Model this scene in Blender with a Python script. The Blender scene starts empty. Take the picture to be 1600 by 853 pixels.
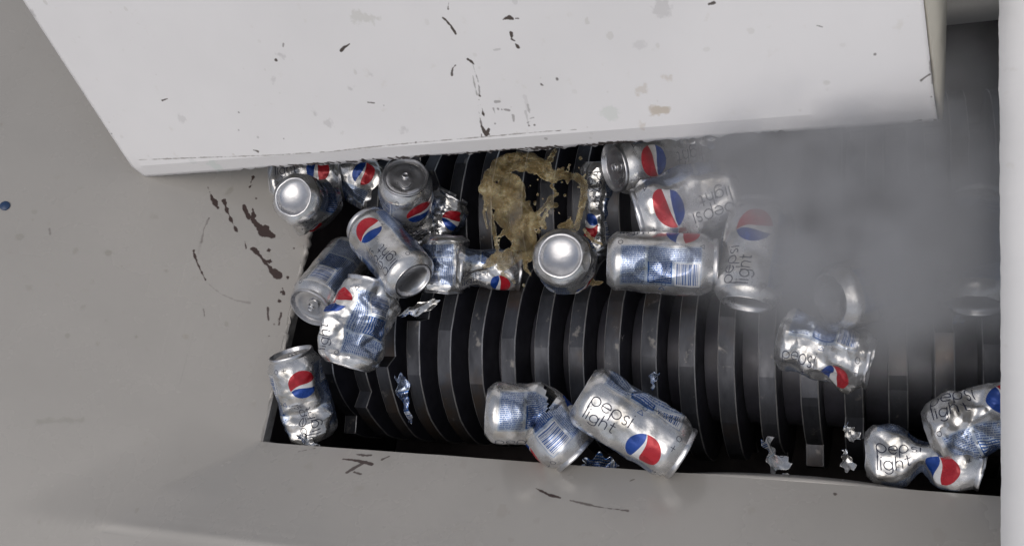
import bpy, bmesh, math, random
import numpy as np
from mathutils import Vector, Matrix

scene = bpy.context.scene
COL = scene.collection
rad = math.radians

# ---------------------------------------------------------------- camera
F = 1423.0
CAM = np.array([0.0, 0.0, 0.92])
_X = np.array([3361, -46, -1423.0]); _X /= np.linalg.norm(_X)
_Y = np.array([550, -3826, 1423.0]); _Y -= _X * (_X @ _Y); _Y /= np.linalg.norm(_Y)
_Z = np.cross(_X, _Y)
ROT = np.array([_X, _Y, _Z])                 # camera (right, down, forward) -> world
RIGHT, UP, FWD = ROT[:, 0], -ROT[:, 1], ROT[:, 2]
cam_data = bpy.data.cameras.new('camera')
cam = bpy.data.objects.new('camera', cam_data)
COL.objects.link(cam)
cam_data.sensor_width = 36.0
cam_data.lens = 36.0 * F / 1600.0
cam_data.clip_start = 0.01
cam_data.clip_end = 200.0
M4 = Matrix.Identity(4)
for i in range(3):
    M4[i][0], M4[i][1], M4[i][2], M4[i][3] = RIGHT[i], UP[i], -FWD[i], CAM[i]
cam.matrix_world = M4
scene.camera = cam

def ray(px, py):
    return ROT @ np.array([(px - 800) / F, (py - 426.5) / F, 1.0])

def at(px, py, z):
    """world point at height z seen at photo position px, py"""
    d = ray(px, py)
    return CAM + d * (z - CAM[2]) / d[2]

def on_plane(px, py, p0, n):
    d = ray(px, py)
    return CAM + d * (np.dot(np.array(p0) - CAM, n) / np.dot(d, n))

# ---------------------------------------------------------------- light
SUN_EL, SUN_AZ = rad(66), rad(178)           # azimuth clockwise from +Y
world = bpy.data.worlds.new('World')
scene.world = world
world.use_nodes = True
wn = world.node_tree.nodes
sky = wn.new('ShaderNodeTexSky')
sky.sky_type = 'NISHITA'
sky.sun_disc = False
sky.sun_elevation = SUN_EL
sky.sun_rotation = SUN_AZ
sky.air_density = 1.0
sky.dust_density = 4.0
sky.ozone_density = 1.0
whiten = wn.new('ShaderNodeHueSaturation')       # thin cloud greys the blue
whiten.inputs['Saturation'].default_value = 0.55
world.node_tree.links.new(sky.outputs[0], whiten.inputs['Color'])
world.node_tree.links.new(whiten.outputs[0], wn['Background'].inputs['Color'])
wn['Background'].inputs['Strength'].default_value = 0.10
sun_data = bpy.data.lights.new('sun', 'SUN')
sun_data.energy = 0.6
sun_data.angle = rad(55)
sun_data.color = (1.0, 0.96, 0.9)
sun = bpy.data.objects.new('sun', sun_data)
COL.objects.link(sun)
sd = Vector((math.sin(SUN_AZ) * math.cos(SUN_EL), math.cos(SUN_AZ) * math.cos(SUN_EL), math.sin(SUN_EL)))
sun.rotation_euler = sd.to_track_quat('Z', 'Y').to_euler()
scene.view_settings.view_transform = 'Standard'
scene.view_settings.look = 'None'
scene.view_settings.exposure = 0.0
scene.view_settings.gamma = 1.0
scene.cycles.use_denoising = True
scene.cycles.max_bounces = 10
scene.cycles.glossy_bounces = 5
scene.cycles.volume_bounces = 1
scene.cycles.volume_step_rate = 1.0

# ---------------------------------------------------------------- helpers
def thing(name, label, cat, loc=(0, 0, 0), group=None):
    o = bpy.data.objects.new(name, None)
    o.empty_display_size = 0.03
    COL.objects.link(o)
    o.location = tuple(loc)
    o['label'] = label
    o['category'] = cat
    if group:
        o['group'] = group
    return o

def tag(o, label, cat, group=None):
    o['label'] = label
    o['category'] = cat
    if group:
        o['group'] = group
    return o

def mesh_obj(name, verts, faces, mat, parent=None, smooth=False, sharp=None, uvs=None, loc=None):
    """verts are WORLD coordinates (numpy or list); stored relative to the parent or to loc"""
    v = np.asarray(verts, dtype=float)
    base = np.array(parent_loc(parent)) if parent else (np.array(loc) if loc is not None else np.zeros(3))
    me = bpy.data.meshes.new(name)
    me.from_pydata([tuple(p) for p in (v - base)], [], [tuple(int(i) for i in f) for f in faces])
    mats = mat if isinstance(mat, (list, tuple)) else [mat]
    for m in mats:
        me.materials.append(m)
    if uvs is not None:
        lay = me.uv_layers.new(name='UVMap')
        idx = np.zeros(len(me.loops), dtype=np.int32)
        me.loops.foreach_get('vertex_index', idx)
        lay.data.foreach_set('uv', np.asarray(uvs, dtype=np.float32)[idx].ravel())
    me.validate()
    if smooth:
        me.polygons.foreach_set('use_smooth', [True] * len(me.polygons))
        if sharp:
            me.set_sharp_from_angle(angle=rad(sharp))
    me.update()
    o = bpy.data.objects.new(name, me)
    COL.objects.link(o)
    if parent:
        o.parent = parent
    elif loc is not None:
        o.location = tuple(loc)
    return o

def parent_loc(p):
    l = np.zeros(3)
    while p is not None:
        l += np.array(p.location)
        p = p.parent
    return l

def grid_faces(nr, nc, wrap=False):
    f = []
    for r in range(nr - 1):
        for c in range(nc if wrap else nc - 1):
            c2 = (c + 1) % nc
            f.append((r * nc + c, r * nc + c2, (r + 1) * nc + c2, (r + 1) * nc + c))
    return f

def solid(o, t, offset=-1.0):
    m = o.modifiers.new('thickness', 'SOLIDIFY')
    m.thickness = t
    m.offset = offset
    return o

def smooth_noise(h, w, cells, rng):
    """tileable-free bilinear value noise, several octaves"""
    out = np.zeros((h, w)); amp = 1.0; tot = 0
    c = cells
    for _ in range(4):
        ch = max(2, int(round(c * h / max(h, w)))); cw = max(2, int(round(c * w / max(h, w))))
        g = rng.random((ch + 1, cw + 1))
        y = np.linspace(0, ch - 1e-6, h); x = np.linspace(0, cw - 1e-6, w)
        yi = y.astype(int); xi = x.astype(int)
        fy = (y - yi)[:, None]; fx = (x - xi)[None, :]
        fy = fy * fy * (3 - 2 * fy); fx = fx * fx * (3 - 2 * fx)
        a = g[yi][:, xi]; b = g[yi][:, xi + 1]; cc = g[yi + 1][:, xi]; d = g[yi + 1][:, xi + 1]
        out += amp * ((a * (1 - fx) + b * fx) * (1 - fy) + (cc * (1 - fx) + d * fx) * fy)
        tot += amp; amp *= 0.55; c *= 2
    return out / tot

def make_image(name, arr):
    h, w = arr.shape[:2]
    im = bpy.data.images.new(name, w, h, alpha=True)
    im.colorspace_settings.name = 'Non-Color'
    im.alpha_mode = 'CHANNEL_PACKED'
    im.pixels.foreach_set(np.clip(arr, 0, 1).astype(np.float32).ravel())
    im.update()
    im.pack()
    return im

# ---------------------------------------------------------------- materials
def new_mat(name):
    m = bpy.data.materials.new(name)
    m.use_nodes = True
    nt = m.node_tree
    return m, nt, nt.nodes['Principled BSDF']

def noise(nt, scale, detail=4, rough=0.55, coord='Object'):
    tc = nt.nodes.new('ShaderNodeTexCoord')
    n = nt.nodes.new('ShaderNodeTexNoise')
    n.inputs['Scale'].default_value = scale
    n.inputs['Detail'].default_value = detail
    n.inputs['Roughness'].default_value = rough
    nt.links.new(tc.outputs[coord], n.inputs['Vector'])
    return n

def ramp(nt, src, stops):
    r = nt.nodes.new('ShaderNodeValToRGB')
    el = r.color_ramp.elements
    while len(el) < len(stops):
        el.new(0.5)
    for e, (p, c) in zip(el, stops):
        e.position = p
        e.color = c if len(c) == 4 else (*c, 1)
    nt.links.new(src, r.inputs[0])
    return r

def bump(nt, bsdf, src, strength, dist):
    b = nt.nodes.new('ShaderNodeBump')
    b.inputs['Strength'].default_value = strength
    b.inputs['Distance'].default_value = dist
    nt.links.new(src, b.inputs['Height'])
    nt.links.new(b.outputs[0], bsdf.inputs['Normal'])
    return b

def paint_mat(name, base, rough, marks=None, blotch=0.06):
    """old machine paint: uneven gloss, faint blotches, chips and stains from a mask"""
    m, nt, b = new_mat(name)
    n1 = noise(nt, 6, 5)
    c0 = tuple(x * (1 - blotch) for x in base); c1 = tuple(x * (1 + blotch) for x in base)
    r1 = ramp(nt, n1.outputs['Fac'], [(0.3, c0), (0.7, c1)])
    col = r1.outputs['Color']
    n2 = noise(nt, 60, 3)
    r2 = ramp(nt, n2.outputs['Fac'], [(0.66, (0, 0, 0)), (0.78, (1, 1, 1))])
    mx0 = nt.nodes.new('ShaderNodeMix'); mx0.data_type = 'RGBA'
    mul = nt.nodes.new('ShaderNodeMath'); mul.operation = 'MULTIPLY'; mul.inputs[1].default_value = 0.22
    nt.links.new(r2.outputs['Color'], mul.inputs[0])
    nt.links.new(mul.outputs[0], mx0.inputs['Factor'])
    nt.links.new(col, mx0.inputs['A'])
    mx0.inputs['B'].default_value = (base[0] * 0.72, base[1] * 0.68, base[2] * 0.58, 1)
    col = mx0.outputs['Result']
    n3 = noise(nt, 14, 4)
    rr = ramp(nt, n3.outputs['Fac'], [(0.3, (rough - 0.08,) * 3), (0.7, (rough + 0.08,) * 3)])
    if marks is not None:
        uv = nt.nodes.new('ShaderNodeUVMap'); uv.uv_map = 'UVMap'
        im = nt.nodes.new('ShaderNodeTexImage'); im.image = marks; im.extension = 'CLIP'
        nt.links.new(uv.outputs[0], im.inputs['Vector'])
        mx = nt.nodes.new('ShaderNodeMix'); mx.data_type = 'RGBA'
        nt.links.new(im.outputs['Alpha'], mx.inputs['Factor'])
        nt.links.new(col, mx.inputs['A'])
        nt.links.new(im.outputs['Color'], mx.inputs['B'])
        col = mx.outputs['Result']
        mr = nt.nodes.new('ShaderNodeMath'); mr.operation = 'MULTIPLY_ADD'
        mr.inputs[1].default_value = 0.3
        nt.links.new(im.outputs['Alpha'], mr.inputs[0])
        nt.links.new(rr.outputs['Color'], mr.inputs[2])
        nt.links.new(mr.outputs[0], b.inputs['Roughness'])
        inv = nt.nodes.new('ShaderNodeMath'); inv.operation = 'MULTIPLY_ADD'
        inv.inputs[1].default_value = -1.0
        nt.links.new(im.outputs['Alpha'], inv.inputs[0])
        nb = noise(nt, 35, 4)
        sc = nt.nodes.new('ShaderNodeMath'); sc.operation = 'MULTIPLY'; sc.inputs[1].default_value = 0.5
        nt.links.new(nb.outputs['Fac'], sc.inputs[0])
        nt.links.new(sc.outputs[0], inv.inputs[2])
        bump(nt, b, inv.outputs[0], 0.25, 0.0008)
    else:
        nt.links.new(rr.outputs['Color'], b.inputs['Roughness'])
        nb = noise(nt, 35, 4)
        bump(nt, b, nb.outputs['Fac'], 0.15, 0.0006)
    nt.links.new(col, b.inputs['Base Color'])
    return m

def steel_mat(name, c0, c1, rough, metallic=0.9, scale=25, streak=(1, 1, 1)):
    m, nt, b = new_mat(name)
    tc = nt.nodes.new('ShaderNodeTexCoord')
    mp = nt.nodes.new('ShaderNodeMapping'); mp.inputs['Scale'].default_value = streak
    n = nt.nodes.new('ShaderNodeTexNoise'); n.inputs['Scale'].default_value = scale
    n.inputs['Detail'].default_value = 6; n.inputs['Roughness'].default_value = 0.65
    nt.links.new(tc.outputs['Object'], mp.inputs['Vector'])
    nt.links.new(mp.outputs[0], n.inputs['Vector'])
    r = ramp(nt, n.outputs['Fac'], [(0.32, c0), (0.7, c1)])
    nt.links.new(r.outputs['Color'], b.inputs['Base Color'])
    rr = ramp(nt, n.outputs['Fac'], [(0.3, (rough + 0.12,) * 3), (0.75, (max(0.08, rough - 0.1),) * 3)])
    nt.links.new(rr.outputs['Color'], b.inputs['Roughness'])
    b.inputs['Metallic'].default_value = metallic
    bump(nt, b, n.outputs['Fac'], 0.3 if metallic == 1.0 else 0.2, 0.0014 if metallic == 1.0 else 0.0006)
    return m

MAT_RIM = steel_mat('worn_cutter_steel', (0.028, 0.030, 0.037), (0.078, 0.081, 0.092), 0.38, 0.65, 18, (3, 1, 1))
MAT_WORN = steel_mat('bright_worn_edge_steel', (.22, .22, .225), (.62, .62, .62), .38, .7, 40)
def add_residue(m, rgb, scale, lo, hi):
    nt = m.node_tree; b = nt.nodes['Principled BSDF']
    src = b.inputs['Base Color'].links[0].from_socket
    n = noise(nt, scale, 5, .6)
    r = ramp(nt, n.outputs['Fac'], [(lo, (0, 0, 0)), (hi, (.85, .85, .85))])
    mx = nt.nodes.new('ShaderNodeMix'); mx.data_type = 'RGBA'
    nt.links.new(r.outputs['Color'], mx.inputs['Factor'])
    nt.links.new(src, mx.inputs['A']); mx.inputs['B'].default_value = (*rgb, 1)
    nt.links.new(mx.outputs['Result'], b.inputs['Base Color'])
add_residue(MAT_RIM, (.075, .055, .04), 9, .52, .66)
add_residue(MAT_RIM, (.20, .19, .18), 55, .62, .70)
MAT_SIDE = steel_mat('grimy_shaded_steel', (0.024, 0.024, 0.032), (0.06, 0.06, 0.078), 0.45, 0.2, 22)  # grime and the shade between the discs both put into this dark colour
MAT_CHAMBER = steel_mat('grimy_chamber_steel', (0.03, 0.024, 0.026), (0.07, 0.055, 0.056), 0.6, 0.2, 14)
MAT_ALU = steel_mat('bare_can_aluminium', (0.50, 0.50, 0.51), (0.78, 0.78, 0.79), 0.30, 1.0, 45)
MAT_EDGE = steel_mat('scuffed_plate_edge', (0.20, 0.19, 0.18), (0.42, 0.41, 0.39), 0.45, 0.3, 40)

# ---------------------------------------------------------------- printed can wrap (drawn here, stroke by stroke)
LW, LH, LMM = 1242, 690, 6.0                  # pixels, 6 px per mm: 207 x 115 mm
def seg_dist(px, py, a, b):
    ax, ay = a; bx, by = b
    dx, dy = bx - ax, by - ay
    L = dx * dx + dy * dy + 1e-12
    h = np.clip(((px - ax) * dx + (py - ay) * dy) / L, 0, 1)
    return np.hypot(px - ax - h * dx, py - ay - h * dy)

def arc(cx, cy, rx, a0, a1, ry=None, n=22):
    ry = rx if ry is None else ry
    return [(cx + rx * math.cos(rad(a0 + (a1 - a0) * i / n)), cy + ry * math.sin(rad(a0 + (a1 - a0) * i / n))) for i in range(n + 1)]

def glyph(ch):
    """thin round letters on a unit x-height; returns polylines and advance"""
    if ch == 'p': return [arc(.5, .5, .5, 0, 360), [(0, .5), (0, -.5)]], 1.2
    if ch == 'e': return [arc(.5, .5, .5, -40, -360) , [(0.0, .5), (1.0, .5)]], 1.18
    if ch == 's': return [arc(.34, .74, .26, 40, 270), arc(.34, .24, .25, 90, -140)], .82
    if ch == 'i': return [[(.06, 0), (.06, 1)], [(.06, 1.34), (.06, 1.37)]], .36
    if ch == 'l': return [[(.06, 0), (.06, 1.55)]], .34
    if ch == 'g': return [arc(.5, .5, .5, 0, 360), [(1, .95), (1, -.1)], arc(.5, -.1, .5, 0, -150, .42)], 1.22
    if ch == 'h': return [[(.06, 0), (.06, 1.55)], arc(.46, .56, .4, 180, 0, .44), [(.86, .56), (.86, 0)]], 1.12
    if ch == 't': return [[(.28, 1.4), (.28, .25)], arc(.5, .25, .22, 180, 290), [(0, 1), (.6, 1)]], .7
    return [], .5

def build_wrap():
    rng = np.random.default_rng(7)
    col = np.zeros((LH, LW, 4)); col[..., :3] = 0.72; col[..., 3] = .84    # rgb + metallic
    U = (np.arange(LW) + .5)[None, :] / LMM           # mm around
    V = (np.arange(LH) + .5)[:, None] / LMM           # mm along the axis (reading direction)
    def paint(mask, rgb, met):
        m = mask[..., None]
        col[...] = col * (1 - m) + np.array([*rgb, met]) * m
    def local(uc):
        t = -((U - uc + 103.5) % 207 - 103.5)
        return np.broadcast_to(V, (LH, LW)), np.broadcast_to(t, (LH, LW))
    def strokes(S, T, lines, w):
        d = np.full(S.shape, 1e9)
        for pl in lines:
            for a, b in zip(pl[:-1], pl[1:]):
                x0, x1 = min(a[0], b[0]) - 3, max(a[0], b[0]) + 3
                r0, r1 = max(0, int(x0 * LMM)), min(LH, int(x1 * LMM) + 1)
                if r1 <= r0: continue
                d[r0:r1] = np.minimum(d[r0:r1], seg_dist(S[r0:r1], T[r0:r1], a, b))
        return np.clip((w / 2 - d) * LMM + .5, 0, 1)
    NAVY = (.018, .022, .05); RED = (.46, .02, .03); BLUE = (.012, .06, .30); INK = (.03, .10, .30)
    # faint vertical brushed tone of the silver lacquer
    col[..., :3] *= (1 - .05 * smooth_noise(LH, LW, 40, rng))[..., None]
    for uc in (51.75, 155.25):
        S, T = local(uc)
        lines = []
        def word(txt, s0, t0, h, gap):
            x = s0
            for ch in txt:
                g, adv = glyph(ch)
                for pl in g:
                    lines.append([(x + a * h, t0 + b * h) for a, b in pl])
                x += adv * h + gap
        word('pepsi', 12.5, 5.5, 9.0, .6)
        word('light', 12.5, -10.0, 8.2, .6)
        paint(strokes(S, T, lines, 1.15), NAVY, .2)
        # round emblem: red and blue halves with a white wave
        gx, gy, R = 78.5, -7.0, 17.5
        a = rad(14)
        x = ((S - gx) * math.cos(a) + (T - gy) * math.sin(a)) / R
        y = (-(S - gx) * math.sin(a) + (T - gy) * math.cos(a)) / R
        rr = np.hypot(x, y)
        disc = np.clip((1 - rr) * R * LMM + .5, 0, 1)
        xb = -.12 - .42 * np.clip((.75 - y) / 1.6, 0, 1) ** 1.3 + .10 * np.sin(y * 2.4)
        xr = .02 + .10 * np.sin(y * 2.6 + .4) - .05
        white = disc
        red = disc * np.clip((x - xr) * R * LMM + .5, 0, 1)
        blue = disc * np.clip((xb - x) * R * LMM + .5, 0, 1)
        paint(white, (.72, .72, .73), .15)
        paint(red, RED, .25)
        paint(blue, BLUE, .35)
        # small marks near the ends
        paint(strokes(S, T, [arc(101, 22, 2.6, 0, 360), arc(14, -25, 2.4, 0, 360), arc(60, 30, 2.2, 0, 360)], .7), NAVY, .3)
        paint(strokes(S, T, [[(96, -28), (100, -25.5), (100, -30.5), (96, -28)], [(101, 14), (101, 8)], [(98.5, 11), (103, 11)]], .7), NAVY, .3)
    for uc in (0.0, 103.5):
        S, T = local(uc)
        def pbox(s0, s1, t0, t1, rgb, met, al=1.0):
            r0, r1 = max(0, int(s0 * LMM) - 1), min(LH, int(s1 * LMM) + 2)
            cols = np.where((T[0] > t0 - .4) & (T[0] < t1 + .4))[0]
            if r1 <= r0 or len(cols) == 0: return
            ss, tt = S[r0:r1, :1], T[:1, cols]
            m = (np.clip(np.minimum(np.minimum(ss - s0, s1 - ss), np.minimum(tt - t0, t1 - tt)) * LMM + .5, 0, 1) * al)[..., None]
            col[r0:r1, cols] = col[r0:r1, cols] * (1 - m) + np.array([*rgb, met]) * m
        def lines_of_print(s0, s1, t0, t1, pitch, thick, rgb, met):
            t = t1
            while t > t0:
                x = s0 + rng.random() * 1.0
                while x < s1 - 1:
                    wl = 1.2 + rng.random() * 4.5
                    pbox(x, min(x + wl, s1), t - thick, t, rgb, met)
                    # breaks that make it read as letters
                    k = x
                    while k < min(x + wl, s1):
                        k += .7 + rng.random() * .6
                        pbox(k, k + .22, t - thick, t, (.7, .7, .72) if rgb[2] < .5 else INK, .8, .8)
                    x += wl + .7
                t -= pitch
        pbox(14.5, 98, -23, 23, (.16, .30, .52), .85, .42)
        lines_of_print(16, 40, -21, 21, 2.1, 1.25, INK, .8)
        pbox(43, 68, -20, 6, INK, .75)
        lines_of_print(44, 67, -19, 5, 2.2, 1.0, (.62, .64, .68), .9)
        lines_of_print(43, 97, 8, 21, 2.1, 1.2, INK, .75)
        pbox(71, 97, -22, 5, (.68, .69, .71), .5)
        x = 72.5
        while x < 95.5:
            w = rng.choice([.5, .5, .9, 1.3])
            pbox(x, x + w, -20, 4, INK, .6)
            x += w + rng.choice([.5, .8, 1.1])
        paint(strokes(S, T, [[(58, -25), (61, -29.5), (55, -29.5), (58, -25)]], .7), INK, .6)
    return make_image('can_wrap_print', col)

WRAP = build_wrap()

def can_mat(name, rough, tint):
    m, nt, b = new_mat(name)
    uv = nt.nodes.new('ShaderNodeUVMap'); uv.uv_map = 'UVMap'
    im = nt.nodes.new('ShaderNodeTexImage'); im.image = WRAP; im.extension = 'REPEAT'
    nt.links.new(uv.outputs[0], im.inputs['Vector'])
    n = noise(nt, 40, 5)
    r = ramp(nt, n.outputs['Fac'], [(.34, (tint * .62, tint * .60, tint * .56)), (.5, (tint * .9, tint * .9, tint * .9)), (.66, (tint, tint, tint))])
    mx = nt.nodes.new('ShaderNodeMix'); mx.data_type = 'RGBA'; mx.blend_type = 'MULTIPLY'
    mx.inputs['Factor'].default_value = 1
    nt.links.new(im.outputs['Color'], mx.inputs['A'])
    nt.links.new(r.outputs['Color'], mx.inputs['B'])
    nt.links.new(mx.outputs['Result'], b.inputs['Base Color'])
    nt.links.new(im.outputs['Alpha'], b.inputs['Metallic'])
    rr = ramp(nt, n.outputs['Fac'], [(.3, (rough - .06,) * 3), (.7, (rough + .1,) * 3)])
    nt.links.new(rr.outputs['Color'], b.inputs['Roughness'])
    nb = noise(nt, 70, 3)
    bump(nt, b, nb.outputs['Fac'], .35, .0016)
    return m

MAT_CAN = can_mat('printed_can_wrap', .24, 1.0)
MAT_CAN_WET = can_mat('printed_can_wrap_wet', .17, .9)

# ---------------------------------------------------------------- chips and stains on the painted plates
BROWN = (.045, .022, .018)
TAN = (.36, .26, .12)
class Marks:
    def __init__(self, name, to_uv, w_m, h_m, ppm, seed):
        self.name, self.to_uv, self.wm, self.hm, self.ppm = name, to_uv, w_m, h_m, ppm
        self.W, self.H = int(w_m * ppm), int(h_m * ppm)
        self.a = np.zeros((self.H, self.W)); self.c = np.zeros((self.H, self.W, 3)); self.c[...] = BROWN
        self.rng = np.random.default_rng(seed)
        self.n = smooth_noise(self.H, self.W, max(w_m, h_m) / .006, self.rng) - .5
        self.n2 = smooth_noise(self.H, self.W, max(w_m, h_m) / .03, self.rng) - .5
    def stroke(self, pts, alpha=1.0, rgb=BROWN, rag=1.0, soft=.0006):
        """pts: (photo x, photo y, width in photo pixels)"""
        q = []
        for x, y, w in pts:
            u, v = self.to_uv(x, y)
            q.append((u * self.wm, v * self.hm, w * .00066 / 2))
        if len(q) == 1: q = q + [(q[0][0] + 1e-5, q[0][1], q[0][2])]
        mx = max(p[2] for p in q) * 2 + .006
        x0 = int((min(p[0] for p in q) - mx) * self.ppm); x1 = int((max(p[0] for p in q) + mx) * self.ppm)
        y0 = int((min(p[1] for p in q) - mx) * self.ppm); y1 = int((max(p[1] for p in q) + mx) * self.ppm)
        x0, y0, x1, y1 = max(0, x0), max(0, y0), min(self.W, x1), min(self.H, y1)
        if x1 <= x0 or y1 <= y0: return
        X = ((np.arange(x0, x1) + .5) / self.ppm)[None, :]; Y = ((np.arange(y0, y1) + .5) / self.ppm)[:, None]
        best = np.full((y1 - y0, x1 - x0), -1.0)
        for (ax, ay, aw), (bx, by, bw) in zip(q[:-1], q[1:]):
            dx, dy = bx - ax, by - ay; L = dx * dx + dy * dy + 1e-12
            h = np.clip(((X - ax) * dx + (Y - ay) * dy) / L, 0, 1)
            best = np.maximum(best, aw + (bw - aw) * h - np.hypot(X - ax - h * dx, Y - ay - h * dy))
        nz = self.n[y0:y1, x0:x1] * .006 * rag + self.n2[y0:y1, x0:x1] * .004 * rag
        m = np.clip((best + nz) / soft + .5, 0, 1) * alpha
        sa = self.a[y0:y1, x0:x1]; sc = self.c[y0:y1, x0:x1]
        k = m / (m + sa * (1 - m) + 1e-9)
        sc[...] = sc * (1 - k[..., None]) + np.array(rgb) * k[..., None]
        sa[...] = sa + m * (1 - sa)
    def spots(self, n, wmin, wmax, alpha, rgb):
        for _ in range(n):
            u, v = self.rng.random(2)
            x0, y0 = int(u * self.W), int(v * self.H)
            r = int((wmin + (wmax - wmin) * self.rng.random()) * self.ppm)
            ya, yb, xa, xb = max(0, y0 - r), min(self.H, y0 + r), max(0, x0 - r), min(self.W, x0 + r)
            if yb - ya < 3 or xb - xa < 3: continue
            Y, X = np.mgrid[ya:yb, xa:xb]
            d = np.hypot(X - x0, (Y - y0) * (.6 + .8 * self.rng.random())) / r + self.n[ya:yb, xa:xb] * 1.4
            m = np.clip((.75 - d) * 4, 0, 1) * alpha * (.4 + .6 * self.rng.random())
            sa = self.a[ya:yb, xa:xb]; sc = self.c[ya:yb, xa:xb]
            k = (m / (m + sa + 1e-9))[..., None]
            sc[...] = sc * (1 - k) + np.array(rgb) * k
            sa[...] = np.maximum(sa, sa + m * (1 - sa))
    def image(self):
        return make_image(self.name, np.dstack([self.c, self.a]))

def crop(ox, oy, sc, pts):
    return [(ox + p[0] / sc, oy + p[1] / sc, p[2] / sc) for p in pts]

# ---------------------------------------------------------------- hopper
XL, YF = -.7265, .1529                       # left and front edge of the opening at z = 0
LEFT_SLOPE = rad(26)
FRONT_SLOPE = rad(30)
YB = .80                                     # back end of the opening
hopper = thing('feed_hopper', 'pale grey painted steel feed hopper funnelling down to the dark cutter opening', 'hopper', (XL, YF, 0))

tl = math.tan(LEFT_SLOPE); tf = math.tan(FRONT_SLOPE)
nL = np.array([math.sin(LEFT_SLOPE), 0, math.cos(LEFT_SLOPE)])
nF = np.array([0, math.sin(FRONT_SLOPE), math.cos(FRONT_SLOPE)])

rng = np.random.default_rng(3)
def panel(name, origin, eu, ev, lu, lv, mat, parent, nu, nv, edge=None, thick=.008, wob=.0006, trim=None):
    """a plate spanned by eu*lu and ev*lv; edge(i) jitters the v=0 edge; trim(u_m, v_m) clamps"""
    o = np.array(origin); eu = np.array(eu) / np.linalg.norm(eu); ev = np.array(ev) / np.linalg.norm(ev)
    n = np.cross(eu, ev)
    vs, uv = [], []
    nz = smooth_noise(nv + 1, nu + 1, 6, rng) - .5
    for j in range(nv + 1):
        for i in range(nu + 1):
            u, v = lu * i / nu, lv * j / nv
            if j == 0 and edge is not None:
                v += edge(u)
            if trim: u, v = trim(u, v)
            vs.append(o + eu * u + ev * v + n * nz[j, i] * wob)
            uv.append((u / lu, v / lv))
    ob = mesh_obj(name, vs, grid_faces(nv + 1, nu + 1), mat, parent, True, 30, uv)
    solid(ob, thick)
    return ob

# left side panel: u along +Y, v up the slope to the left
LU, LV = 1.25, 1.2
Lo = np.array([XL, YF - .45, 0])
Lev = np.array([-math.cos(LEFT_SLOPE), 0, math.sin(LEFT_SLOPE)])
def left_uv(px, py):
    p = on_plane(px, py, (XL, 0, 0), nL) - Lo
    return p[1] / LU, (p @ Lev) / LV
mk = Marks('side_panel_chips', left_uv, LU, LV, 1500, 11)
S1 = 3.0457
for pts, al in [
    ([(990, 40, 2), (1005, 75, 5), (1025, 110, 24), (1035, 135, 20)], 1),
    ([(1065, 105, 22), (1085, 160, 8), (1108, 210, 9), (1130, 250, 26)], 1),
    ([(1162, 125, 14), (1172, 150, 16), (1187, 182, 12)], 1),
    ([(1203, 140, 10), (1207, 190, 22), (1225, 225, 30), (1255, 245, 70), (1300, 275, 24)], 1),
    ([(1165, 295, 5), (1172, 330, 6)], 1),
    ([(1205, 330, 30), (1250, 380, 12), (1290, 430, 14), (1325, 458, 55)], 1),
    ([(1283, 340, 14)], 1), ([(1280, 392, 18)], 1), ([(1325, 580, 18)], 1), ([(1370, 468, 20)], 1), ([(1338, 535, 12)], 1),
    ([(920, 340, 10), (940, 400, 11), (978, 478, 13)], 1),
    ([(995, 185, 10)], .8), ([(992, 190, 9), (970, 240, 9), (958, 300, 8)], .4), ([(955, 300, 14), (945, 350, 10)], .12),
    ([(985, 490, 6), (1020, 520, 6), (1060, 550, 6), (1120, 575, 6), (1190, 590, 9)], .28),
    ([(1203, -10, 22), (1190, 35, 12)], 1), ([(1220, 92, 6)], .8),
    ([(1275, 610, 6), (1278, 670, 10)], .9), ([(1280, 745, 9)], .9), ([(970, 620, 5), (975, 650, 6)], .5),
    ([(235, 235, 10), (238, 262, 8)], .4), ([(1345, 520, 10), (1352, 545, 14)], 1), ([(1305, 690, 8)], .6),
    ([(1330, 690, 14), (1338, 640, 10)], .9), ([(1400, 330, 10)], .8)]:
    mk.stroke(crop(0, 280, S1, pts), al, BROWN, .55 if max(p[2] for p in pts) < 14 else 1.0)
for pts, al in [([(520, 348, 30)], .3), ([(95, 275, 34)], .22), ([(360, 340, 26)], .2), ([(165, 155, 30)], .18), ([(320, 745, 26)], .25),
                ([(460, 780, 26)], .25), ([(140, 515, 20)], .2), ([(440, 490, 26)], .15), ([(395, 605, 20)], .18), ([(735, 178, 34)], .16),
                ([(1100, 45, 26), (1080, 70, 12)], .25), ([(650, 750, 14)], .35), ([(1080, 688, 20)], .25), ([(790, 438, 14)], .3), ([(505, 670, 20)], .15)]:
    mk.stroke(crop(0, 280, S1, pts), al, (.16, .15, .10), 1.2, .002)
mk.stroke([(128, 655, 9), (60, 658, 8)], .2, (.15, .15, .1), 1.2, .003)
mk.spots(90, .002, .006, .25, (.2, .17, .1))
PAINT = (.385, .367, .340)
SIDE_MARKS = mk.image()
edge_n = smooth_noise(1, 251, 120, np.random.default_rng(5))[0] - .5
def left_edge(u):
    y = Lo[1] + u
    k = edge_n[min(250, int(u / LU * 250))]
    amp = .011 if y > .36 else (.0025 if y > .2 else 0)
    return k * amp
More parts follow.
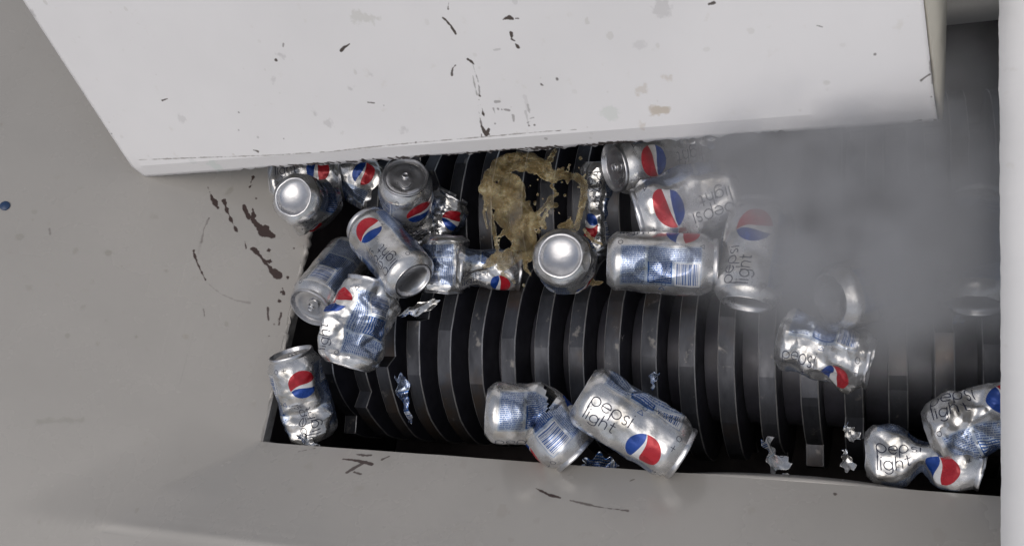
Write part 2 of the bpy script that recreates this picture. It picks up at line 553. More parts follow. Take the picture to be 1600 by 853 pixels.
# front panel: u along +X, v up the slope toward the viewer
FU, FV = 1.9, .132
Fo = np.array([XL, YF, 0.0])
Fev = np.array([0, -math.cos(FRONT_SLOPE), math.sin(FRONT_SLOPE)])
def front_uv(px, py):
    p = on_plane(px, py, Fo, nF) - Fo
    return p[0] / FU, (p @ Fev) / FV
mk = Marks('front_panel_scratches', front_uv, FU, FV, 1500, 21)
Z2, Z3 = 2.2857, 1.7778
for pts, al in [([(1065, 332, 4), (1125, 320, 4)], .8), ([(1225, 358, 6), (1280, 365, 14), (1330, 378, 12)], 1), ([(1240, 405, 14), (1265, 390, 18), (1300, 372, 10)], .9),
                ([(1270, 340, 6), (1300, 345, 10), (1325, 345, 5)], .9), ([(1365, 360, 4), (1390, 348, 5)], .8), ([(1265, 405, 8), (1290, 412, 4)], .9)]:
    mk.stroke(crop(0, 560, Z2, pts), al, BROWN, .5)
for pts, al in [([(245, 200, 3), (275, 216, 8), (312, 226, 5)], 1), ([(340, 233, 3), (380, 243, 5), (420, 252, 4), (500, 262, 4)], .75), ([(1075, 215, 7)], .8), ([(505, 180, 3), (520, 174, 3)], .7)]:
    mk.stroke(crop(700, 650, Z3, pts), al, BROWN, .5)
mk.spots(60, .003, .010, .16, (.22, .19, .13))
FRONT_MARKS = mk.image()
ZFL = .0665                                      # height of the front flange
def lining_z(x, y):
    zl = (XL - x) * tl
    zf = (YF - y) * tf
    h = max(0.0, .006 - abs(zf - ZFL)) / .006
    zf = min(zf, ZFL) - h * h * .006 * .25       # rolled lip where the slope turns into the flange
    zf += .0022 * math.exp(-((y - YF + ZFL / tf + .004) / .006) ** 2)   # folded bead along the lip
    k = max(1e-4, min(.055, 1.3 * max(zl, zf)))
    h = max(0.0, k - abs(zl - zf)) / k           # rounded bend growing away from the mouth corner
    return max(zl, zf) + h * h * k * .25

def lining_mat(name, rough, spec):
    m = paint_mat(name, PAINT, rough, SIDE_MARKS, .035)
    m.node_tree.nodes['Principled BSDF'].inputs['Specular IOR Level'].default_value = spec
    nt = m.node_tree; b = nt.nodes['Principled BSDF']
    src = b.inputs['Base Color'].links[0].from_socket
    uv = nt.nodes.new('ShaderNodeUVMap'); uv.uv_map = 'FrontUV'
    im = nt.nodes.new('ShaderNodeTexImage'); im.image = FRONT_MARKS; im.extension = 'CLIP'
    nt.links.new(uv.outputs[0], im.inputs['Vector'])
    mx = nt.nodes.new('ShaderNodeMix'); mx.data_type = 'RGBA'
    nt.links.new(im.outputs['Alpha'], mx.inputs['Factor'])
    nt.links.new(src, mx.inputs['A']); nt.links.new(im.outputs['Color'], mx.inputs['B'])
    nt.links.new(mx.outputs['Result'], b.inputs['Base Color'])
    return m
nl, nfr = 190, 190
dl = sorted(set([1.9 * (j / 130) ** 2.0 for j in range(131)] + list(np.linspace(.095, .135, 34))))
nd = len(dl) - 1
vs, uvL, uvF = [], [], []
nz = smooth_noise(nd + 1, nl + nfr + 1, 10, rng) - .5
for j in range(nd + 1):
    d = dl[j]
    for i in range(nl + nfr + 1):
        if i <= nl:
            t = (1 - i / nl) ** 1.2
            y = (YF - d) + (1.7 - (YF - d)) * t; x = XL - d
            if j == 0: x -= left_edge(y - Lo[1]) * math.cos(LEFT_SLOPE)
        else:
            t = ((i - nl) / nfr) ** 1.2
            x = (XL - d) + (1.2 - (XL - d)) * t; y = YF - d
        z = lining_z(x, y) if j > 0 else max(0, (XL - x) * tl)
        vs.append((x, y, z + (nz[j, i] * .0012 if j > 0 else 0)))
        uvL.append(((y - Lo[1]) / LU, (XL - x) / math.cos(LEFT_SLOPE) / LV if x < XL + .0005 and (XL - x) * tl > (YF - y) * tf - .03 else -1))
        uvF.append(((x - XL) / FU, (YF - y) / math.cos(FRONT_SLOPE) / FV if i > nl else -1))
lin = mesh_obj('lining', vs, grid_faces(nd + 1, nl + nfr + 1), [lining_mat('grey_lining_paint', .26, .5), lining_mat('grey_lining_paint_wet', .25, .7)], hopper, True, 50, uvL)
lin.data.polygons.foreach_set('material_index', [1 if (k % (nl + nfr)) >= nl else 0 for k in range(len(lin.data.polygons))])
lay = lin.data.uv_layers.new(name='FrontUV')
idx = np.zeros(len(lin.data.loops), dtype=np.int32)
lin.data.loops.foreach_get('vertex_index', idx)
lay.data.foreach_set('uv', np.asarray(uvF, dtype=np.float32)[idx].ravel())
lin.data.flip_normals()
solid(lin, .008)
# plain paint for the rest of the hopper
MAT_PLAIN = paint_mat('grey_hopper_paint', (.52, .51, .49), .4)
MAT_WHITE = paint_mat('white_rim_paint', (.84, .83, .82), .5)

def box_bar(p0, p1, w, h, up=(0, 0, 1)):
    p0, p1 = np.array(p0, float), np.array(p1, float)
    d = (p1 - p0) / np.linalg.norm(p1 - p0)
    s = np.cross(d, up); s /= np.linalg.norm(s); t = np.cross(s, d)
    v = []
    for p in (p0, p1):
        for a, b in ((-1, -1), (1, -1), (1, 1), (-1, 1)):
            v.append(p + s * a * w / 2 + t * b * h / 2)
    f = [(0, 3, 2, 1), (4, 5, 6, 7), (0, 1, 5, 4), (1, 2, 6, 5), (2, 3, 7, 6), (3, 0, 4, 7)]
    return v, f

# right side panel: near, bright, with a ragged lower edge
e0, e1 = at(1560, -140, .20), at(1565, 1000, .20)
eu = e1 - e0; lu = np.linalg.norm(eu)
en = smooth_noise(1, 301, 40, np.random.default_rng(9))[0] - .5
def right_edge(u):
    return en[min(300, int(u / lu * 300))] * .0016
rp = panel('side_panel', e0, eu, (.94, 0, .34), lu, .40, MAT_WHITE, hopper, 300, 20, right_edge, .010)

# back panel behind the deflector, its lower edge seen at the top right
bp0 = at(1350, 54, .03)
panel('back_panel', (-.85, bp0[1], .03), (1, 0, 0), (0, .25, .97), 1.25, .5, MAT_PLAIN, hopper, 60, 20, None, .008)
nb = at(1522, 130, -.05)
# edge strip of the left panel at the mouth
v, f = box_bar((XL + .0015, YF + .001, -.0085), (XL + .0015, YF + .22, -.0085), .005, .013)
mesh_obj('mouth_edge', v, f, MAT_EDGE, hopper)

# blue bolt plug in the left panel
bc = on_plane(8, 322, (XL, 0, 0), nL)
MAT_BLUE, _, _b = new_mat('blue_plug_plastic')
_b.inputs['Base Color'].default_value = (.02, .05, .12, 1); _b.inputs['Roughness'].default_value = .4
def lathe(profile, n, c, ax, xdir=None):
    ax = np.array(ax) / np.linalg.norm(ax)
    t = np.array([0, 1, 0.0]) if xdir is None else np.array(xdir)
    s = np.cross(ax, t); s /= np.linalg.norm(s); t = np.cross(s, ax)
    vs = []
    for r, h in profile:
        for i in range(n):
            a = 2 * math.pi * i / n
            vs.append(np.array(c) + ax * h + (s * math.cos(a) + t * math.sin(a)) * r)
    return vs, grid_faces(len(profile), n, True)
v, f = lathe([(.0065, 0), (.0065, .0012), (.0055, .0020), (.0001, .0022)], 20, bc, nL)
bo = mesh_obj('panel_plug', v, f, MAT_BLUE, None, True, 40, None, bc)
tag(bo, 'small dark blue round plug set in the grey left panel', 'plug')

# ---------------------------------------------------------------- deflector plate hanging over the back of the opening
D0 = np.array([.0362, .479, .10])
dn = np.array([0, -1 / math.hypot(1, .63), .63 / math.hypot(1, .63)])   # normal of the main face
ZB = .122                                     # bend line height
yb0 = .479 + .18 * (ZB - .10)
defl = thing('deflector_plate', 'large white chipped steel plate leaning over the back of the opening', 'steel plate', (-.45, .479, .10))
def face_pt(x, z):
    return np.array([x, yb0 + .63 * (z - ZB), z])
pD = face_pt(0, ZB)
DW, DH = 1.15, .62
def defl_uv(px, py):
    p = on_plane(px, py, pD, dn)
    if p[2] < ZB:
        p = on_plane(px, py, (0, .479, .10), np.array([0, -1, .18]) / math.hypot(1, .18))
        v = (p[2] - ZB) * math.hypot(1, .18)
    else:
        v = (p[2] - ZB) * math.hypot(1, .63)
    return (p[0] + 1.08) / DW, (v + .03) / DH
mk = Marks('deflector_chips', defl_uv, DW, DH, 1600, 31)
G = (.075, .06, .05)
S5 = 3.28
for pts, al in [
    ([(300, 95, 10), (318, 110, 10), (340, 135, 15), (365, 175, 10)], 1), ([(331, 0, 7), (326, 48, 8)], .9), ([(337, 12, 7)], .8),
    ([(607, 103, 7), (622, 95, 14), (640, 92, 24), (658, 98, 12)], 1), ([(672, 97, 5), (688, 97, 7)], .9),
    ([(648, 172, 10), (652, 190, 8)], 1), ([(652, 203, 6), (668, 212, 9)], 1), ([(672, 228, 12), (685, 244, 20)], 1),
    ([(428, 308, 18), (445, 318, 20), (457, 330, 9)], 1), ([(345, 388, 8), (348, 355, 9), (362, 338, 11)], .95),
    ([(452, 335, 4), (463, 370, 4), (478, 410, 4), (484, 450, 5), (487, 490, 8)], .6), ([(450, 380, 3), (462, 440, 4), (474, 490, 5)], .5),
    ([(488, 495, 12)], .9), ([(484, 515, 12)], .9), ([(477, 530, 6), (480, 560, 6), (488, 600, 8), (497, 650, 9)], .8),
    ([(492, 540, 8), (500, 560, 10), (504, 585, 22), (512, 605, 10)], 1), ([(498, 650, 12), (508, 668, 24), (520, 690, 30), (535, 665, 14)], 1),
    ([(498, 690, 10), (497, 700, 6)], 1), ([(534, 690, 12)], .9),
    ([(566, 525, 10), (590, 522, 6)], .5), ([(558, 560, 6), (565, 585, 5)], .5), ([(582, 562, 9)], .6), ([(600, 565, 6)], .6), ([(614, 564, 5), (640, 568, 7)], .6),
    ([(648, 552, 6)], .5), ([(658, 596, 8), (662, 622, 7)], .5), ([(566, 638, 7)], .5), ([(733, 540, 8), (742, 580, 5)], .35), ([(735, 615, 6), (765, 606, 6)], .5),
    ([(730, 632, 5), (765, 618, 5)], .5), ([(741, 647, 9)], .8), ([(768, 643, 9)], .8),
    ([(803, 432, 8), (812, 440, 6)], .8), ([(885, 407, 10)], .7), ([(900, 386, 6)], .5), ([(828, 712, 18)], .4), ([(905, 670, 9), (880, 674, 5)], .6),
    ([(160, 733, 10)], .7), ([(560, 260, 8), (590, 255, 10)], .25), ([(670, 10, 30)], .14), ([(720, 500, 20), (735, 560, 20)], .12)]:
    mk.stroke(crop(600, 0, S5, pts), al, G, .5)
for ox, pts, al in [
    (0, [(1062, 162, 4), (1075, 150, 8), (1090, 140, 5)], 1), (0, [(506, 315, 9), (522, 310, 8)], .95), (0, [(860, 190, 11)], .95), (0, [(882, 148, 5), (884, 140, 5)], .6),
    (0, [(745, 353, 6)], .6), (0, [(1148, 322, 4), (1168, 324, 5)], .8), (0, [(1198, 332, 4)], .5), (0, [(792, 470, 5), (806, 474, 8)], .9), (0, [(350, 418, 6)], .7),
    (0, [(885, 435, 5)], .6), (0, [(805, 430, 8)], .3), (0, [(745, 408, 5)], .4), (0, [(1300, 445, 5)], .5),
    (800, [(614, 14, 5), (630, 9, 7)], .95), (800, [(952, 80, 5), (968, 84, 4)], .8), (800, [(1132, 169, 8)], .7), (800, [(90, 266, 6)], .7), (800, [(138, 245, 6)], .5),
    (800, [(1276, 250, 6), (1290, 240, 6), (1304, 232, 7)], .9), (800, [(1306, 190, 7), (1312, 260, 6)], .6), (800, [(1308, 303, 7)], .9), (800, [(1322, 330, 6)], .7),
    (800, [(1254, 380, 7), (1275, 376, 8)], .9), (800, [(1320, 376, 9)], .9), (800, [(40, 350, 9), (50, 390, 6)], .25)]:
    mk.stroke([(ox + p[0] / 2, p[1] / 2, p[2] / 2) for p in pts], al, G, .4)
for pts, al, c in [([(1022, 172, 12), (1034, 172, 14)], .5, TAN), ([(1040, 120, 16)], .25, TAN), ([(1002, 141, 16)], .25, TAN), ([(1003, 197, 14)], .25, TAN),
                   ([(950, 178, 20)], .15, (.2, .35, .2)), ([(335, 258, 26)], .14, (.2, .5, .35)), ([(300, 252, 16)], .1, (.2, .3, .25)),
                   ([(545, 138, 10)], .2, G), ([(511, 193, 10)], .18, G), ([(630, 203, 10)], .18, G), ([(440, 87, 9)], .22, G), ([(580, 118, 7)], .25, G),
                   ([(555, 27, 12), (588, 29, 9)], .2, (.25, .25, .15)), ([(284, 186, 10)], .15, G), ([(160, 207, 7)], .15, G), ([(50, 20, 6)], .25, G), ([(425, 125, 8)], .15, G),
                   ([(1035, 10, 18)], .18, G), ([(997, 70, 14)], .12, G), ([(720, 330, 8)], .2, G), ([(490, 178, 7)], .2, G)]:
    mk.stroke(pts, al, c, 2.4, .0035)
# thin dark line along the bend and the rusty lower lip
line = [(215, 250), (300, 247), (420, 243), (520, 237), (545, 234), (620, 226), (700, 219), (760, 214), (850, 206), (900, 203)]
mk.stroke([(x, y, 1.6) for x, y in line], .7, (.2, .18, .16), .35)
r2 = random.Random(4)
for i in range(70):
    x = 430 + i * 8.2 + r2.uniform(-4, 4)
    if x > 1010: break
    yl = 277 - .0699 * (x - 220)
    if r2.random() < .85:
        mk.stroke([(x - r2.uniform(1, 8), yl - 2 + r2.uniform(-1, 1), r2.uniform(2, 6)), (x + r2.uniform(1, 8), yl - 1, r2.uniform(3, 8))], .95, (.06, .045, .04), .8)
mk.spots(120, .0012, .005, .22, (.3, .28, .2))
MAT_DEFL = paint_mat('white_plate_paint_chipped', (.77, .76, .76), .42, mk.image(), .03)

ZT = .60
rows = [(z, None) for z in (.10, .105, .114)] + [(z, None) for z in np.linspace(ZB, ZT, 30)]
nu = 220
vs, uv = [], []
lip_n = smooth_noise(1, nu + 1, 110, np.random.default_rng(15))[0] - .5
for z, _ in rows:
    xl = -.934 - .164 * (z - .10); xr = .0362 - .119 * (z - .10)
    for i in range(nu + 1):
        x = xl + (xr - xl) * i / nu
        if z <= ZB:
            zz = z
            if z == .10:
                zz = z + lip_n[i] * (.010 if -.78 < x < -.1 else .0015)
            p = np.array([x, .479 + .18 * (zz - .10), zz])
            vv = (zz - ZB) * math.hypot(1, .18)
        else:
            p = face_pt(x, z); vv = (z - ZB) * math.hypot(1, .63)
        p = p + dn * .0012 * math.sin(x * 5.1 + z * 7) * (1 if z > ZB else 0)
        vs.append(p); uv.append(((x + 1.08) / DW, (vv + .03) / DH))
dp = mesh_obj('plate_face', vs, grid_faces(len(rows), nu + 1), MAT_DEFL, defl, True, 20, uv)
solid(dp, .008)
# return flange on its right end, wider towards the top
MAT_FLANGE = paint_mat('flange_paint_yellowed', (.46, .44, .38), .5)
vs = []
fz = np.linspace(.10, ZT, 16)
for z in fz:
    p = face_pt(.0362 - .124 * (z - .10), z) if z > ZB else np.array([.0362 - .124 * (z - .10), .479 + .18 * (z - .10), z])
    w = .002 + .0155 * min(1, (z - .10) / .11)
    vs.append(p + np.array([.0005, .002, 0]))
    vs.append(p + np.array([w, .012 + w * .6, -.002]))
fl = mesh_obj('end_flange', vs, grid_faces(16, 2), MAT_FLANGE, defl, True, 40)
solid(fl, .004, 1)

# ---------------------------------------------------------------- cutting chamber under the hopper
chamber = thing('cutting_chamber', 'dark grimy steel chamber walls around the two rotors', 'chamber', (-.3, .45, -.32))
XR, YBK = .19, .745
def plate(name, a, b, mat, parent):
    a, b = np.array(a), np.array(b)
    lo, hi = np.minimum(a, b), np.maximum(a, b)
    v = [(x, y, z) for x in (lo[0], hi[0]) for y in (lo[1], hi[1]) for z in (lo[2], hi[2])]
    f = [(0, 1, 3, 2), (4, 6, 7, 5), (0, 4, 5, 1), (2, 3, 7, 6), (0, 2, 6, 4), (1, 5, 7, 3)]
    return mesh_obj(name, v, f, mat, parent)
plate('end_wall', (XL - .024, YF - .02, -.34), (XL - .008, YBK, -.014), MAT_CHAMBER, chamber)
plate('end_wall', (XR, YF - .02, -.34), (XR + .016, YBK, -.014), MAT_CHAMBER, chamber)
plate('front_wall', (XL - .008, YF - .024, -.34), (XR, YF - .008, -.014), MAT_CHAMBER, chamber)
plate('rear_wall', (XL - .008, YBK - .016, -.34), (XR, YBK, -.03), MAT_CHAMBER, chamber)
plate('floor_plate', (XL - .008, YF - .008, -.36), (XR, YBK - .016, -.345), MAT_CHAMBER, chamber)

# ---------------------------------------------------------------- rotors
RD = .125
def disc_mesh(x, cy, cz, hook_deg, sign, thick=.0185):
    """a cutter disc: rim of short flats, one hook; angles measured from the top, positive towards the front"""
    prof = []
    n = 72
    for i in range(n):
        a = 360.0 * i / n
        rel = a
        r = RD
        half = 360 / 26
        r = RD * math.cos(rad(half)) / math.cos(rad((rel - 30) % (2 * half) - half)) * .35 + RD * .65 + .001
        if rel < 30: r = RD + .006 * (1 - rel / 30) - .002 * math.sin(math.pi * rel / 30)
        if rel > 318: r = RD - .016 * (1 - (360 - rel) / 42) ** .7
        ang = rad(hook_deg + sign * a)
        prof.append((-math.sin(ang) * r, math.cos(ang) * r))
    bev = .0011
    vs, fs, mi = [], [], []
    xs = [(-thick / 2, 1 - bev / RD), (-thick / 2 + bev, 1), (thick / 2 - bev, 1), (thick / 2, 1 - bev / RD)]
    for xo, k in xs:
        for (py, pz) in prof:
            vs.append((x + xo, cy + py * k, cz + pz * k))
    for xo in (-thick / 2, thick / 2):
        for (py, pz) in prof:
            L = math.hypot(py, pz)
            vs.append((x + xo, cy + py / L * .04, cz + pz / L * .04))
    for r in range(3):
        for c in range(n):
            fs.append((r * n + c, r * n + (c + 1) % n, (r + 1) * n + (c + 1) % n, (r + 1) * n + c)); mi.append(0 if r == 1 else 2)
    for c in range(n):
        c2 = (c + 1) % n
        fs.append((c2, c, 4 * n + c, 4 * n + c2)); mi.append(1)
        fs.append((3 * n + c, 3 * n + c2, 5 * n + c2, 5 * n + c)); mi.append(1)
    return vs, fs, mi

def rotor(label, cy, cz, x0, count, hook0, step, sign, name='cutter_rotor'):
    t = thing(name, label, 'rotor', (x0, cy, cz), 'cutter rotors')
    v, f = lathe([(.04, -.03), (.04, count * .0425 + .03)], 6, (x0 - .0425, cy, cz), (1, 0, 0))
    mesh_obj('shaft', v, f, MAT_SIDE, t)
    for k in range(count):
        x = x0 + .0425 * k
        vs, fs, mi = disc_mesh(x, cy, cz, hook0 + step * k, sign)
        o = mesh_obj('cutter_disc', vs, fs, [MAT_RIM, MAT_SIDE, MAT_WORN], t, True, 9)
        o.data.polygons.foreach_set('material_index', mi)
        v, f = lathe([(.045, -.011), (.078, -.011), (.078, .011), (.045, .011)], 40, (x + .02125, cy, cz), (1, 0, 0))
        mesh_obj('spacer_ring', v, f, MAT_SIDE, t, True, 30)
    return t
# front rotor: hooks step 25 degrees per disc, tip facing the rear
rotor('front dark steel rotor of spaced cutter discs nearest the grey front ledge', .322, -.027 - RD, -.511 - .0425 * 4, 20, 78, -25.5, 1)
rotor('rear dark steel rotor of cutter discs half hidden beneath the white plate', .522, -.032 - RD, -.532 - .0425 * 3, 19, 20 - 3 * 24, 24, -1)

# ---------------------------------------------------------------- drink cans
NT = 120
BODY = [(25.0, .6), (27.0, 2.4), (29.2, 4.4), (31.4, 7.0), (32.6, 9.3)] + [(33.0, z) for z in np.linspace(11, 97.5, 74)] + \
       [(32.7, 99.4), (32.0, 101.4), (30.8, 104.0), (29.4, 106.4), (28.0, 108.6), (27.1, 110.0)]
BASE = [(.02, 10.5), (4, 10.3), (8, 9.8), (12, 8.9), (16, 7.5), (19, 6.0), (20.8, 4.8), (21.6, 3.4), (22.0, 1.4), (22.6, .4), (23.3, 0), (24.2, 0), (24.8, .2), (25.0, .6)]
LID = [(27.1, 110.0), (27.7, 111.4), (28.1, 113.0), (28.0, 114.3), (27.4, 115.0), (26.6, 114.8), (26.1, 113.6), (25.6, 110.6), (25.0, 108.9),
       (24.4, 108.5), (23.8, 108.9), (23.4, 110.4), (22.8, 111.0), (18, 111.1), (17.2, 110.7), (10, 110.7), (.02, 110.8)]
PI2 = 2 * math.pi

def tri(x):
    return np.abs(2 * (x - np.floor(x)) - 1)

def crumple_field(P, scale, seed, k=7):
    """sum of warped triangle waves: flat facets meeting in sharp creases"""
    r = np.random.default_rng(seed)
    out = np.zeros(len(P))
    W = P + 3.0 * np.sin(P[:, [1, 2, 0]] / 11.0 + r.random(3) * 6)
    tot = 0
    for i in range(k):
        d = r.normal(size=3); d /= np.linalg.norm(d)
        s = scale * (.55 + 1.1 * r.random())
        a = s / scale
        out += a * (tri(W @ d / s / 2 + r.random()) - .5); tot += a
    return out / tot * 2.2

def deform(P, ops):
    """P: mm, axis along z 0..115"""
    P = P.copy()
    for op in ops:
        k = op[0]
        th = np.arctan2(P[:, 1], P[:, 0]); r = np.hypot(P[:, 0], P[:, 1]); z = P[:, 2]
        if k == 'dent':                         # s, theta(deg), depth, ws, wth(deg)
            _, s0, t0, dep, ws, wt = op
            dt = (th - rad(t0) + math.pi) % PI2 - math.pi
            q = np.sqrt(((z - s0) / ws) ** 2 + (dt / rad(wt)) ** 2)
            m = np.clip(1 - q, 0, 1); m = m * (1.35 - .35 * m)
            nr = r - dep * m * np.clip(r / 30, 0, 1)
            P[:, 0], P[:, 1] = nr * np.cos(th), nr * np.sin(th)
        elif k == 'flat':                       # s, ws, direction(deg), factor, widen
            _, s0, ws, d, fac, wide = op
            w = np.exp(-((z - s0) / ws) ** 2)
            c, s = math.cos(rad(d)), math.sin(rad(d))
            a = P[:, 0] * c + P[:, 1] * s; b = -P[:, 0] * s + P[:, 1] * c
            a = a * (1 + (fac - 1) * w); b = b * (1 + (wide - 1) * w)
            P[:, 0], P[:, 1] = a * c - b * s, a * s + b * c
        elif k == 'fold':                       # s, direction(deg) the far part turns towards, angle, blend width
            _, s0, d, ang, bw = op
            c, s = math.cos(rad(d)), math.sin(rad(d))
            a = P[:, 0] * c + P[:, 1] * s; b = -P[:, 0] * s + P[:, 1] * c
            t = np.clip((z - s0 + bw) / (2 * bw), 0, 1); t = t * t * (3 - 2 * t)
            A = rad(ang) * t
            zz = z - s0
            a2 = a * np.cos(A) + zz * np.sin(A); z2 = -a * np.sin(A) + zz * np.cos(A)
            P[:, 0], P[:, 1], P[:, 2] = a2 * c - b * s, a2 * s + b * c, z2 + s0
        elif k == 'crush':                      # s0, s1, factor, ripple amplitude, number of ripples
            _, s0, s1, fac, amp, n = op
            L = s1 - s0
            t = np.clip((z - s0) / L, 0, 1)
            P[:, 2] = np.where(z < s0, z, np.where(z > s1, z - L * (1 - fac), s0 + t * L * fac))
            w = np.where((z > s0) & (z < s1), np.sin(math.pi * t), 0)
            nr = r + amp * w * (tri(t * n + .25 * np.sin(2 * th)) - .6)
            P[:, 0], P[:, 1] = nr * np.cos(th), nr * np.sin(th)
        elif k == 'crumple':                    # amplitude, scale, seed, s centre, s width
            _, amp, sc, seed, s0, ws = op[:6]
            w = np.exp(-np.abs((z - s0) / ws) ** 3)
            if len(op) > 6:
                dt = (th - rad(op[6]) + math.pi) % PI2 - math.pi
                w = w * np.exp(-np.abs(dt / rad(op[7])) ** 4)
            f = crumple_field(P, sc, seed); g = crumple_field(P, sc, seed + 50); h = crumple_field(P, sc, seed + 90)
            rr = np.clip(r / 30, .25, 1)
            P[:, 0] += w * amp * rr * (np.cos(th) * f + .45 * g)
            P[:, 1] += w * amp * rr * (np.sin(th) * f + .45 * h)
            P[:, 2] += w * amp * .35 * g
        elif k == 'scale':
            P[:, 2] = z * op[1]
        elif k == 'twist':                      # s, ws, angle
            _, s0, ws, ang = op
            t = np.clip((z - s0 + ws) / (2 * ws), 0, 1); t = t * t * (3 - 2 * t)
            A = rad(ang) * t
            x, y = P[:, 0].copy(), P[:, 1].copy()
            P[:, 0], P[:, 1] = x * np.cos(A) - y * np.sin(A), x * np.sin(A) + y * np.cos(A)
    return P

def ring_verts(profile, n=NT):
    th = np.arange(n) * PI2 / n
    return np.array([(r * math.cos(t), r * math.sin(t), z) for r, z in profile for t in th])

def tab_verts():
    """ring-pull tab lying on the lid, mm"""
    n = 40; vs = []; fs = []
    for h in (111.4, 112.3):
        for k in (1, .62):
            for i in range(n):
                a = PI2 * i / n
                vs.append((2.5 + 11.5 * k * math.cos(a) + (1.0 if k < 1 else 0), 7.6 * k * math.sin(a), h))
    for i in range(n):
        j = (i + 1) % n
        b0, b1, t0, t1 = 0, n, 2 * n, 3 * n
        fs += [(t0 + i, t0 + j, t1 + j, t1 + i), (b0 + j, b0 + i, b1 + i, b1 + j), (b0 + i, b0 + j, t0 + j, t0 + i), (b1 + j, b1 + i, t1 + i, t1 + j)]
    o = len(vs); m = 20
    for r, h in ((4.4, 111.3), (4.4, 112.6), (3.2, 113.1), (2.2, 112.5), (.02, 112.5)):
        for i in range(m):
            a = PI2 * i / m
            vs.append((-3.5 + r * math.cos(a), r * math.sin(a), h))
    fs += [tuple(o + q for q in f) for f in grid_faces(5, m, True)]
    return np.array(vs), fs

CANS = 'drink cans lying on the cutter discs'
def can(label, px, py, z, ang, tow, face, ops=(), mat=None, hole=None, k=1.0, pull=True, group=CANS):
    """px, py, z: centre; ang: direction of the axis from base to lid across the photo (degrees, y down);
    tow: how far the lid end is raised towards the viewer; face: which part of the wrap looks at the viewer"""
    ops = list(ops) + [('crumple', max([o[1] for o in ops if o[0] == 'crumple'] + [0]) * .22 + .15, 8.5, int(px), 57, 70)]
    C0 = at(px, py, z)
    toc = CAM - C0; toc /= np.linalg.norm(toc)
    e = math.cos(rad(ang)) * RIGHT - math.sin(rad(ang)) * UP
    e -= toc * (e @ toc); e /= np.linalg.norm(e)
    a = math.cos(rad(tow)) * e + math.sin(rad(tow)) * toc
    x = toc - a * (toc @ a)
    if np.linalg.norm(x) < 1e-3: x = UP.copy() - a * (UP @ a)
    x /= np.linalg.norm(x)
    y = np.cross(a, x)
    B = ring_verts(BODY); Ba = ring_verts(BASE); Li = ring_verts(LID)
    Tv, Tf = tab_verts()
    ctr = deform(np.array([[33.0 * math.cos(t), 33.0 * math.sin(t), s] for t in np.arange(12) * PI2 / 12 for s in (20, 57, 95)]), ops).mean(0)
    def place(V):
        Q = (deform(V, ops) - ctr) * .001 * k
        return C0 + Q[:, :1] * x + Q[:, 1:2] * y + Q[:, 2:3] * a
    t = thing('drink_can', label, 'can', C0, group)
    nr = len(BODY)
    # unwrapped grid with a duplicated seam for clean UVs
    vs = place(B).reshape(nr, NT, 3)
    vs = np.concatenate([vs, vs[:, :1]], axis=1).reshape(-1, 3)
    uv = [(face + i / NT, zz / 115.0) for _, zz in BODY for i in range(NT + 1)]
    fs = grid_faces(nr, NT + 1)
    if hole is not None:
        keep = []
        for f in fs:
            r_, c_ = divmod(f[0], NT + 1)
            s = BODY[r_][1]; d = ((c_ * 360.0 / NT + 180) % 360) - 180
            if not hole(s, d): keep.append(f)
        fs = keep
    m = mat or MAT_CAN
    body = mesh_obj('body', vs, fs, m, t, True, 17, uv)
    # weld the seam normals by merging positions is not needed at this size
    mesh_obj('base', place(Ba), grid_faces(len(BASE), NT, True), MAT_ALU, t, True, 40)
    lid = mesh_obj('lid', place(Li), grid_faces(len(LID), NT, True), MAT_ALU, t, True, 40)
    if pull:
        mesh_obj('pull_tab', place(Tv), Tf, MAT_ALU, lid, True, 40)
    return t

F_ = .25       # emblem and lettering side
I_ = 0.0       # small print side
rc = np.random.default_rng(77)

can('silver can showing its shiny domed base beside the rust stains on the left panel', 484, 320, .035, 24, -60, I_ + .1,
    [('crush', 20, 100, .7, 6, 2), ('crumple', 9, 17, 1, 75, 40), ('flat', 85, 30, 20, .6, 1.15)])
can('flattened silver can under the white plate edge, lettering up, behind the domed base can', 480, 282, .0, -4, 8, F_ + .10,
    [('scale', .85), ('flat', 60, 60, 0, .55, 1.1), ('crumple', 6, 16, 2, 60, 60)])
can('dark crumpled can with a round emblem tucked under the white plate at left', 548, 278, -.03, 24, 14, F_ + .10,
    [('scale', .85), ('flat', 60, 50, 0, .6, 1.1), ('crumple', 10, 22, 3, 60, 60), ('dent', 75, 0, 9, 26, 50)])
can('silver can standing with its lid up beside the white plate edge', 635, 316, .03, -92, 55, I_ + .2,
    [('crumple', 7, 16, 4, 25, 28), ('crush', 10, 50, .6, 5, 2)])
can('silver can with upright emblem leaning down with its base toward the dark discs', 609, 394, .045, -130, -40, F_ + .045,
    [('dent', 45, -60, 5, 40, 30), ('crumple', 2.2, 24, 5, 55, 40)])
can('can lying in the left shadow with its ringed lid toward the viewer', 520, 437, .015, 128, 40, I_ - .04,
    [('dent', 40, 30, 5, 30, 40), ('crumple', 1.5, 20, 6, 40, 30)])
can('badly crumpled can of bright blue foil between the shaded lid and the emblem can', 562, 506, .03, -74, -6, .455,
    [('crumple', 10, 21, 8, 55, 50), ('flat', 50, 50, 0, .6, 1.22), ('scale', .95), ('dent', 45, -10, 9, 34, 30), ('dent', 92, 30, 10, 16, 40), ('crumple', 3, 8, 88, 60, 50)], k=.98)
can('bent can upright in the near left corner of the opening, emblem near its top', 474, 618, .0, -107, 14, F_ + .02,
    [('dent', 40, 0, 20, 15, 70), ('crumple', 9, 15, 9, 16, 28), ('flat', 25, 30, 0, .62, 1.0), ('dent', 70, 60, 10, 34, 34), ('crumple', 1.6, 20, 99, 70, 40)], k=.98)
